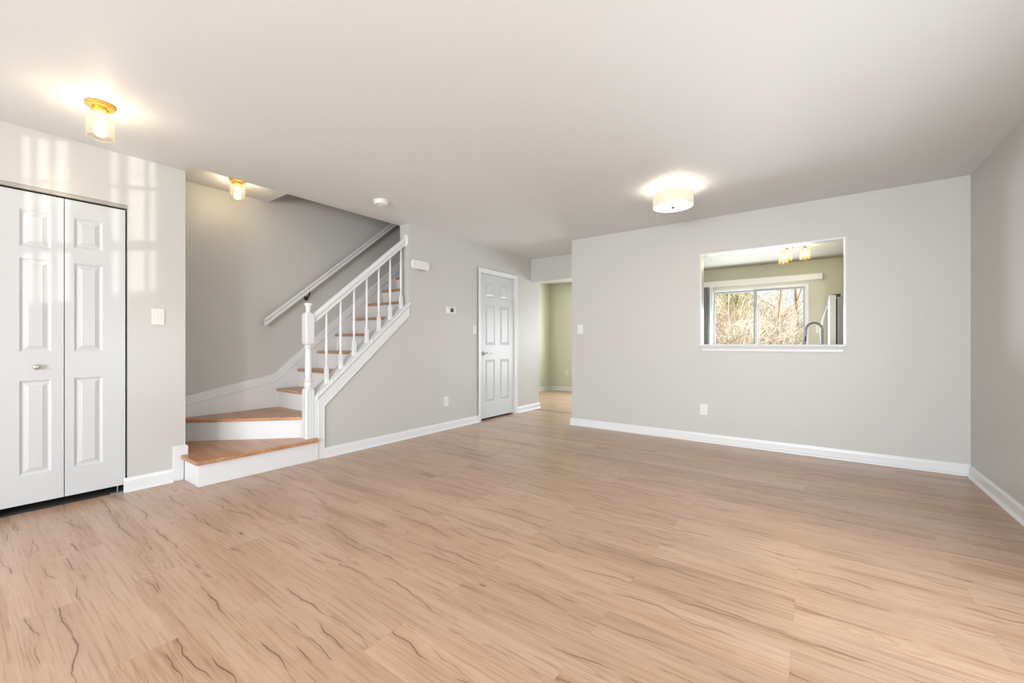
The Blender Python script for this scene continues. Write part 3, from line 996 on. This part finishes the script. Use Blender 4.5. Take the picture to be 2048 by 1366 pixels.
th = thing('thermostat', 'small white thermostat with a dark display on the grey wall', 'thermostat', (XS, 3.812, 1.494))
bm = BM(); box(bm, XS, XS + 0.024, 3.735, 3.890, 1.452, 1.536)
obj('housing', bm, M['plastic'], th, bevel=0.006)
bm = BM(); box(bm, XS + 0.024, XS + 0.0252, 3.795, 3.845, 1.470, 1.520)
obj('display', bm, M['lcd'], th)
bm = BM(); box(bm, XS + 0.024, XS + 0.0252, 3.846, 3.860, 1.470, 1.520)
obj('button_panel', bm, M['lcd2'], th)

dc = thing('door_chime', 'white rounded wall chime box high beside the stair opening', 'door chime', (XS, 3.30, 1.986))
bm = BM()
rp = []
for cy_, cz_, a0 in ((3.432 - 0.034, 2.040 - 0.034, 0), (3.172 + 0.034, 2.040 - 0.034, 90), (3.172 + 0.034, 1.932 + 0.034, 180), (3.432 - 0.034, 1.932 + 0.034, 270)):
    for k in range(7):
        a = radians(a0 + 15 * k)
        rp.append((cy_ + 0.034 * cos(a), cz_ + 0.034 * sin(a)))
prism(bm, rp, 'x', XS, XS + 0.040)
obj('cover', bm, M['plastic'], dc, bevel=0.012, segs=5)
bm = BM(); box(bm, XS + 0.006, XS + 0.0405, 3.250, 3.355, 1.9285, 1.934)
obj('vent', bm, M['lcd2'], dc)

sd = thing('smoke_detector', 'round white smoke detector on the ceiling near the stair opening', 'smoke detector', (-3.345, 2.487, H))
bm = BM()
lathe(bm, [(0.070, 0), (0.070, -0.010), (0.066, -0.013), (0.0001, -0.0131)], (-3.345, 2.487, H), 32)
obj('mounting_base', bm, M['plastic'], sd, smooth=True)
bm = BM()
lathe(bm, [(0.060, -0.013), (0.060, -0.018), (0.064, -0.020), (0.064, -0.034), (0.058, -0.041), (0.040, -0.043), (0.038, -0.040), (0.030, -0.040), (0.028, -0.044), (0.012, -0.045), (0.010, -0.042), (0.0001, -0.042)], (-3.345, 2.487, H), 32)
obj('cover', bm, M['plastic'], sd, smooth=True)

# ------------------------------------------------------------------ ceiling lights
def jar_shade(bm, c, zt, r=0.0605, h=0.155, neck=0.030, seg=36):
    prof = [(neck, 0.0), (neck + 0.002, -0.008), (r * 0.72, -0.016), (r * 0.90, -0.028), (r * 0.98, -0.045), (r, -0.065), (r, -h + 0.004), (r + 0.0015, -h), (r - 0.003, -h)]
    prof += [(r - 0.003, -h + 0.006), (r - 0.003, -0.065)]
    open_lathe(bm, [(a, b) for a, b in prof[:9]], (c[0], c[1], zt), seg)
    # the fire-polished rim, a little thicker
    pts = [(c[0] + (r - 0.001) * cos(2 * pi * i / seg), c[1] + (r - 0.001) * sin(2 * pi * i / seg), zt - h) for i in range(seg + 1)]
    tube(bm, pts, 0.0018, 6, cap=False)
def bulb_mesh(bm, c, zt):
    lathe(bm, [(0.010, 0.0), (0.012, -0.012), (0.019, -0.030), (0.0265, -0.050), (0.028, -0.066), (0.024, -0.082), (0.012, -0.093), (0.0001, -0.096)], (c[0], c[1], zt), 20)
def flush_light(loc, zc, label):
    x, y = loc
    root = thing('ceiling_light', label, 'ceiling light', (x, y, zc), 'brass and amber glass ceiling lights')
    bm = BM()
    lathe(bm, [(0.0635, 0), (0.0635, -0.016), (0.061, -0.019), (0.034, -0.020), (0.034, -0.034), (0.031, -0.037), (0.0001, -0.037)], (x, y, zc), 36)
    o = obj('base_plate', bm, M['brass'], root, smooth=True)
    for a in (0.6, 0.6 + pi):
        bm = BM()
        lathe(bm, [(0.0045, -0.019), (0.0055, -0.024), (0.0045, -0.030), (0.0001, -0.032)], (x + 0.049 * cos(a), y + 0.049 * sin(a), zc), 12)
        obj('screw', bm, M['brass'], o, smooth=True)
    bm = BM(); jar_shade(bm, (x, y), zc - 0.034)
    obj('glass_shade', bm, M['shade_glass'], root, smooth=True)
    bm = BM(); lathe(bm, [(0.015, -0.037), (0.015, -0.066), (0.0001, -0.067)], (x, y, zc), 18)
    obj('socket', bm, M['ivory'], root, smooth=True)
    bm = BM(); bulb_mesh(bm, (x, y), zc - 0.066)
    obj('bulb', bm, M['bulb'], root, smooth=True)
flush_light((-3.290, 0.533), H, 'brass ceiling light with amber glass jar shade, in front of the closet')
flush_light((-4.258, 1.602), HC, 'brass ceiling light with amber glass jar shade, over the first stair steps')

# drum light
DX, DYY = -1.006, 3.797
dl = thing('drum_ceiling_light', 'round cream fabric drum ceiling light, lit', 'ceiling light', (DX, DYY, H))
bm = BM(); lathe(bm, [(0.060, 0), (0.060, -0.020), (0.056, -0.024), (0.0001, -0.024)], (DX, DYY, H), 30)
obj('canopy', bm, M['plastic'], dl, smooth=True)
bm = BM(); tube(bm, [(DX, DYY, H - 0.02), (DX, DYY, H - 0.168)], 0.005, 10)
for a in (0.4, 0.4 + 2 * pi / 3, 0.4 + 4 * pi / 3):
    tube(bm, [(DX, DYY, H - 0.158), (DX + 0.163 * cos(a), DYY + 0.163 * sin(a), H - 0.158)], 0.002, 6)
obj('stem', bm, M['chrome'], dl)
bm = BM()
R_ = 0.1665
open_lathe(bm, [(R_ - 0.003, -0.062), (R_, -0.060), (R_, -0.168), (R_ - 0.003, -0.170), (R_ - 0.003, -0.062)], (DX, DYY, H), 64)
sh = obj('drum_shade', bm, M['fabric'], dl, smooth=True)
bm = BM()
for zz in (-0.061, -0.166):
    open_lathe(bm, [(R_ + 0.0002, zz - 0.003), (R_ + 0.0012, zz - 0.003), (R_ + 0.0012, zz + 0.003), (R_ + 0.0002, zz + 0.003)], (DX, DYY, H), 64)
obj('trim_band', bm, M['valance'], sh, smooth=True)
bm = BM(); lathe(bm, [(0.0001, -0.164), (R_ - 0.004, -0.164), (R_ - 0.004, -0.167), (R_ - 0.03, -0.172), (0.0001, -0.174)], (DX, DYY, H), 64)
obj('diffuser', bm, M['diffuser'], dl, smooth=True)
bm = BM(); lathe(bm, [(0.016, -0.172), (0.015, -0.178), (0.006, -0.184), (0.0001, -0.186)], (DX, DYY, H), 18)
obj('finial', bm, M['bronze'], dl, smooth=True)
for a in (0.9, 0.9 + pi):
    bm = BM()
    lathe(bm, [(0.0001, -0.070), (0.016, -0.074), (0.024, -0.088), (0.024, -0.104), (0.014, -0.120), (0.010, -0.130), (0.0001, -0.131)], (DX + 0.075 * cos(a), DYY + 0.075 * sin(a), H), 18)
    obj('bulb', bm, M['bulb_d'], dl, smooth=True)

# kitchen light with three shades
kx, ky = -0.262, 7.055
kl = thing('kitchen_ceiling_light', 'three shade amber glass light on the kitchen ceiling', 'ceiling light', (kx, ky, H))
bm = BM(); lathe(bm, [(0.055, 0), (0.055, -0.018), (0.050, -0.023), (0.012, -0.026), (0.012, -0.040), (0.0001, -0.041)], (kx, ky, H), 28)
obj('canopy', bm, M['chrome'], kl, smooth=True)
for (sx, sy) in ((-0.322, 6.985), (-0.122, 7.030), (-0.378, 7.205)):
    bm = BM()
    tube(bm, [(kx, ky, H - 0.034), (sx, sy, H - 0.034)], 0.005, 8)
    tube(bm, [(sx, sy, H - 0.022), (sx, sy, H - 0.050)], 0.011, 12)
    a = obj('arm', bm, M['chrome'], kl, smooth=True)
    bm = BM(); lathe(bm, [(0.012, -0.046), (0.030, -0.056), (0.032, -0.066), (0.0001, -0.067)], (sx, sy, H), 24)
    obj('shade_holder', bm, M['brass'], a, smooth=True)
    bm = BM(); jar_shade(bm, (sx, sy), H - 0.058, 0.0605, 0.150)
    obj('glass_shade', bm, M['shade_glass_k'], a, smooth=True)
    bm = BM(); bulb_mesh(bm, (sx, sy), H - 0.070)
    obj('bulb', bm, M['bulb_k'], a, smooth=True)

# ------------------------------------------------------------------ kitchen: counter, sink cabinet, faucet, refrigerator
bm = BM(); box(bm, -0.95, XR - 0.005, YB + T + 0.006, 5.72, 0.872, 0.910)
tag(obj('countertop', bm, M['counter'], bevel=0.005), 'grey kitchen countertop behind the serving opening', 'countertop')
cb = thing('sink_cabinet', 'white kitchen base cabinet under the grey countertop', 'cabinet', (0.0, 5.4, 0))
bm = BM(); box(bm, -0.92, XR - 0.006, YB + T + 0.006, 5.66, 0.10, 0.871); box(bm, -0.88, XR - 0.03, YB + T + 0.006, 5.60, 0.0, 0.10)
obj('body', bm, M['cabinet'], cb)
for i in range(4):
    xa = -0.905 + i * 0.475
    bm = BM(); box(bm, xa, xa + 0.455, 5.661, 5.680, 0.13, 0.85)
    dd = obj('cabinet_door', bm, M['cabinet'], cb, bevel=0.003)
    bm = BM(); tube(bm, [(xa + 0.40, 5.681, 0.66), (xa + 0.40, 5.700, 0.67), (xa + 0.40, 5.700, 0.75), (xa + 0.40, 5.681, 0.76)], 0.004, 8)
    obj('handle', bm, M['chrome'], dd)

fc = thing('faucet', 'tall gooseneck steel kitchen faucet behind the serving opening', 'faucet', (0.050, 5.30, 0.91))
fb = (0.0505, 5.30); ft = (-0.083, 5.335)
dx_, dy_ = ft[0] - fb[0], ft[1] - fb[1]
pts = [(fb[0], fb[1], 0.915), (fb[0], fb[1], 1.05), (fb[0], fb[1], 1.20)]
Rg = 0.066
for i in range(0, 13):
    a = pi - pi * i / 12 * 0.94
    t = (1 + cos(a)) / 2
    pts.append((fb[0] + dx_ * t, fb[1] + dy_ * t, 1.215 + 0.072 * sin(a)))
pts.append((fb[0] + dx_ * 1.02, fb[1] + dy_ * 1.02, 1.175))
bm = BM(); tube(bm, pts, 0.0105, 14)
lathe(bm, [(0.027, 0), (0.027, 0.008), (0.020, 0.014), (0.017, 0.09), (0.012, 0.10)], (fb[0], fb[1], 0.911), 24)
obj('spout', bm, M['dark_steel'], fc, smooth=True)
bm = BM(); p0 = Vector((fb[0] + dx_ * 1.015, fb[1] + dy_ * 1.015, 1.190)); p1 = Vector((fb[0] + dx_ * 1.18, fb[1] + dy_ * 1.18, 1.020))
tube(bm, [p0, p0.lerp(p1, 0.2), p0.lerp(p1, 0.8), p1], [0.0125, 0.014, 0.0165, 0.0150], 16)
sp = obj('spray_head', bm, M['fridge_side'], fc, smooth=True)
bm = BM(); q0 = p0.lerp(p1, 0.25); q1 = p0.lerp(p1, 0.55)
tube(bm, [q0 + Vector((0.006, -0.011, 0)), q1 + Vector((0.006, -0.012, 0))], 0.006, 10)
obj('spray_button', bm, M['black'], sp, smooth=True)
bm = BM(); tube(bm, [(fb[0] + 0.015, fb[1], 0.965), (fb[0] + 0.05, fb[1], 0.985), (fb[0] + 0.085, fb[1], 1.02)], [0.010, 0.007, 0.006], 10)
obj('lever', bm, M['dark_steel'], fc, smooth=True)

FYS, FYN = 7.50, 8.40
FX = 0.160
fr = thing('refrigerator', 'stainless french door refrigerator with curved white handles in the kitchen', 'refrigerator', (0.6, 7.95, 0))
bm = BM(); box(bm, FX + 0.080, 0.96, FYS, FYN, 0.02, 1.735)
obj('body', bm, M['fridge_side'], fr, bevel=0.006)
bm = BM(); box(bm, FX + 0.03, FX + 0.085, FYS + 0.01, FYS + 0.12, 1.760, 1.775); box(bm, FX + 0.05, FX + 0.12, FYS + 0.02, FYS + 0.07, 1.736, 1.775)
obj('hinge_cover', bm, M['bronze'], fr, bevel=0.003)
ym = (FYS + FYN) / 2
def fdoor(y0, y1, z0, z1, nm):
    bm = BM()
    pts = []
    for i in range(9):
        t = i / 8
        pts.append((y0 + (y1 - y0) * t, FX - 0.012 * sin(pi * t)))
    poly = [(x, y) for y, x in pts] + [(FX + 0.070, y1), (FX + 0.070, y0)]
    prism(bm, poly, 'z', z0, z1)
    return obj(nm, bm, M['fridge_front'], fr, bevel=0.004)
da = fdoor(FYS, ym - 0.004, 0.72, 1.765, 'door')
db = fdoor(ym + 0.004, FYN, 0.72, 1.765, 'door')
dr = fdoor(FYS, FYN, 0.06, 0.71, 'freezer_drawer')
def bow(y, tilt, parent):
    bm = BM()
    pts, rr = [], []
    for i in range(15):
        t = i / 14
        pts.append((FX - 0.012 - 0.085 * sin(pi * t) ** 0.8, y + tilt * sin(pi * t), 0.78 + 0.88 * t))
        rr.append(0.010 + 0.003 * sin(pi * t))
    tube(bm, pts, rr, 10)
    h = obj('handle', bm, M['handle_white'], parent, smooth=True)
    h['label'] = 'bright bow handle'
bow(ym - 0.045, -0.0, da)
bow(ym + 0.045, 0.0, db)
bm = BM(); tube(bm, [(FX - 0.01, FYS + 0.12, 0.64), (FX - 0.06, FYS + 0.16, 0.64), (FX - 0.07, ym, 0.64), (FX - 0.06, FYN - 0.16, 0.64), (FX - 0.01, FYN - 0.12, 0.64)], 0.011, 10)
obj('handle', bm, M['handle_white'], dr, smooth=True)

# ------------------------------------------------------------------ outside
def ground_mat():
    n = NT('leaf_litter_ground')
    p = pos(n)
    a = n.noise(p, 2.2, 6, 0.7)
    b = n.noise(p, 9.0, 5, 0.7)
    c = n.mix(b, n.ramp(a, [(0.3, (0.14, 0.12, 0.07)), (0.5, (0.32, 0.26, 0.17)), (0.7, (0.62, 0.52, 0.37))]), (0.42, 0.35, 0.24))
    n.bsdf(c, 0.9, 0, 0.1)
    return n.m
bm = BM()
gx = [-40 + i * 2.5 for i in range(37)]
gy = [8.7, 12, 16, 20, 24, 28, 34, 42, 55, 75]
V = []
for y in gy:
    rowv = []
    for x in gx:
        z = -0.35 + max(0, y - 20) * 0.02 + 0.25 * sin(x * 0.31 + y * 0.2)
        rowv.append(bm.verts.new((x, y, z - 0.0)))
    V.append(rowv)
for i in range(len(gy) - 1):
    for j in range(len(gx) - 1):
        bm.faces.new((V[i][j], V[i][j + 1], V[i + 1][j + 1], V[i + 1][j]))
struct(obj('ground', bm, ground_mat(), smooth=True))

def bark(name, c0, c1):
    n = NT(name)
    p = pos(n)
    v = n.noise(p, 5.0, 4, 0.7)
    n.bsdf(n.ramp(v, [(0.35, c0), (0.62, c1)]), 0.8, 0, 0.2)
    return n.m
TW = [bark('straw_twigs', (0.66, 0.54, 0.38), (0.92, 0.84, 0.70)),
      bark('tan_twigs', (0.44, 0.29, 0.17), (0.76, 0.58, 0.38)),
      bark('grey_brown_twigs', (0.13, 0.11, 0.08), (0.38, 0.33, 0.25))]
TW.append(bark('reddish_brown_bark', (0.26, 0.14, 0.07), (0.52, 0.33, 0.19)))
LEAFM = bark('olive_leaves', (0.20, 0.27, 0.07), (0.62, 0.60, 0.16))

def add_twig(vs, fs, a, b, r0, r1):
    t = (b - a)
    if t.length < 1e-6:
        return
    t.normalize()
    u = t.cross(Vector((0.3, 0.5, 0.81))).normalized()
    w = t.cross(u)
    k = len(vs)
    for p, r in ((a, r0), (b, r1)):
        for i in range(3):
            an = 2 * pi * i / 3
            vs.append(p + (u * cos(an) + w * sin(an)) * r)
    for i in range(3):
        j = (i + 1) % 3
        fs.append((k + i, k + j, k + 3 + j, k + 3 + i))

def grow(vs, fs, p, d, L, r, depth, rng, spread, tips=None):
    seg = 2
    for s in range(seg):
        d = (d + Vector((rng.gauss(0, 0.16), rng.gauss(0, 0.16), rng.gauss(0.02, 0.12)))).normalized()
        q = p + d * (L / seg)
        add_twig(vs, fs, p, q, r, r * 0.82)
        r *= 0.82
        p = q
        if depth > 0:
            for c in range(rng.choice((1, 2, 2))):
                nd = (d + Vector((rng.gauss(0, spread), rng.gauss(0, spread), rng.gauss(0.1, spread * 0.7)))).normalized()
                grow(vs, fs, p, nd, L * rng.uniform(0.6, 0.82), r * 0.74, depth - 1, rng, spread, tips)
    if tips is not None and depth == 0:
        tips.append(p.copy())

def mesh_obj(name, vs, fs, mat, parent=None):
    me = bpy.data.meshes.new(name)
    me.from_pydata([tuple(v) for v in vs], [], fs)
    me.materials.append(mat)
    o = bpy.data.objects.new(name, me)
    COL.objects.link(o)
    if parent: 
        o.parent = parent
        o.matrix_parent_inverse = Matrix.Translation(parent.location).inverted()
    return o

def at(px, Y, z=None, py=None):
    """world X for a picture column at distance Y"""
    a = (px - 1014.64) / 834.142
    s, c = sin(0.637), cos(0.637)
    rx, ry = a * c - s, a * s + c
    return rx * Y / ry

def thicket():
    """the uncountable brush beyond the glass door: one object"""
    rng = random.Random(77)
    sets = [([], []), ([], []), ([], [])]
    rows = [(13.5, 1.6, 2.9, 11, 0.020), (17.0, 1.8, 4.0, 11, 0.026), (22.0, 2.0, 5.4, 11, 0.034), (29.0, 2.2, 7.0, 12, 0.046)]
    for Y0, ha, hb, cnt, r in rows:
        for i in range(cnt):
            px = 1392 + 260 * (i + rng.uniform(0.1, 0.9)) / cnt
            Y = Y0 + rng.uniform(-1.2, 1.2)
            fall = max(0.0, min(1.0, (px - 1530) / 60))
            h = (hb + (ha - hb) * fall) * rng.uniform(0.85, 1.1)
            x = at(px, Y)
            vs, fs = sets[rng.randrange(3)]
            for k in range(7):
                an = rng.uniform(0, 2 * pi)
                d = Vector((cos(an) * 0.4, sin(an) * 0.4, 1)).normalized()
                p = Vector((x + rng.uniform(-0.6, 0.6), Y + rng.uniform(-0.5, 0.5), -0.45))
                grow(vs, fs, p, d, h * rng.uniform(0.28, 0.40), r, 4, rng, 0.55)
    allv, allf, mi = [], [], []
    for k, (vs, fs) in enumerate(sets):
        o_ = len(allv)
        allv += vs
        allf += [tuple(a + o_ for a in f) for f in fs]
        mi += [k] * len(fs)
    o = mesh_obj('brush_thicket', allv, allf, TW[0])
    o.data.materials.append(TW[1]); o.data.materials.append(TW[2])
    o.data.polygons.foreach_set('material_index', mi)
    tag(o, 'dense thicket of bare straw coloured brush outside the kitchen glass door', 'brush', kind='stuff')
thicket()

def tree(px, Y, h, seed, mi, label, r, lean=0.0):
    rng = random.Random(seed)
    vs, fs = [], []
    x = at(px, Y)
    p = Vector((x, Y, -0.5)); d = Vector((lean, 0, 1)).normalized()
    n_ = 12
    for i in range(n_):
        d = (d + Vector((rng.gauss(0, 0.05), rng.gauss(0, 0.05), 0.06))).normalized()
        q = p + d * h / n_
        rr = r * (1 - i / n_ * 0.75)
        add_twig(vs, fs, p, q, rr, rr * 0.93)
        p = q
        if i >= 2:
            for c in range(2):
                an = rng.uniform(0, 2 * pi)
                grow(vs, fs, p, Vector((cos(an), sin(an), rng.uniform(0.25, 0.8))).normalized(), h * 0.14 * (1.25 - i / n_), rr * 0.35, 3, rng, 0.45)
    o = mesh_obj('bare_tree', vs, fs, TW[mi])
    tag(o, label, 'tree')
tree(1558, 16, 6.5, 5, 3, 'slim bare brown tree standing among the shrubs, right glass pane', 0.036)
tree(1599, 24, 14, 11, 3, 'tall straight bare tree against the blue sky, right glass pane', 0.11)
tree(1506, 15, 4.5, 15, 0, 'pale leaning bare sapling near the middle of the glass door', 0.035, -0.45)

# small leafy tree, upper left of the glass
rng = random.Random(3)
vs, fs, tips = [], [], []
x = at(1436, 22)
lt = thing('leafy_tree', 'olive green leafy tree at the upper left of the glass door', 'tree', (x, 22, -0.3))
p = Vector((x, 22, -0.4))
for i in range(8):
    q = p + Vector((rng.gauss(0, 0.05), 0, 0.45)); add_twig(vs, fs, p, q, 0.07 * (1 - i * 0.08), 0.07 * (1 - (i + 1) * 0.08)); p = q
    if i > 4:
        for c in range(5):
            an = rng.uniform(0, 2 * pi)
            grow(vs, fs, p, Vector((cos(an), sin(an), 0.5)).normalized(), 0.75, 0.02, 2, rng, 0.5, tips)
mesh_obj('branches', vs, fs, TW[2], lt)
vs, fs = [], []
for t in tips:
    for c in range(9):
        q = t + Vector((rng.gauss(0, 0.18), rng.gauss(0, 0.18), rng.gauss(0, 0.15)))
        u = Vector((rng.gauss(0, 1), rng.gauss(0, 1), rng.gauss(0, 1))).normalized() * 0.075
        w = u.cross(Vector((rng.gauss(0, 1), rng.gauss(0, 1), rng.gauss(0, 1)))).normalized() * 0.035
        k = len(vs); vs += [q - u, q + w, q + u, q - w]; fs.append((k, k + 1, k + 2, k + 3))
mesh_obj('leaves', vs, fs, LEAFM, lt)
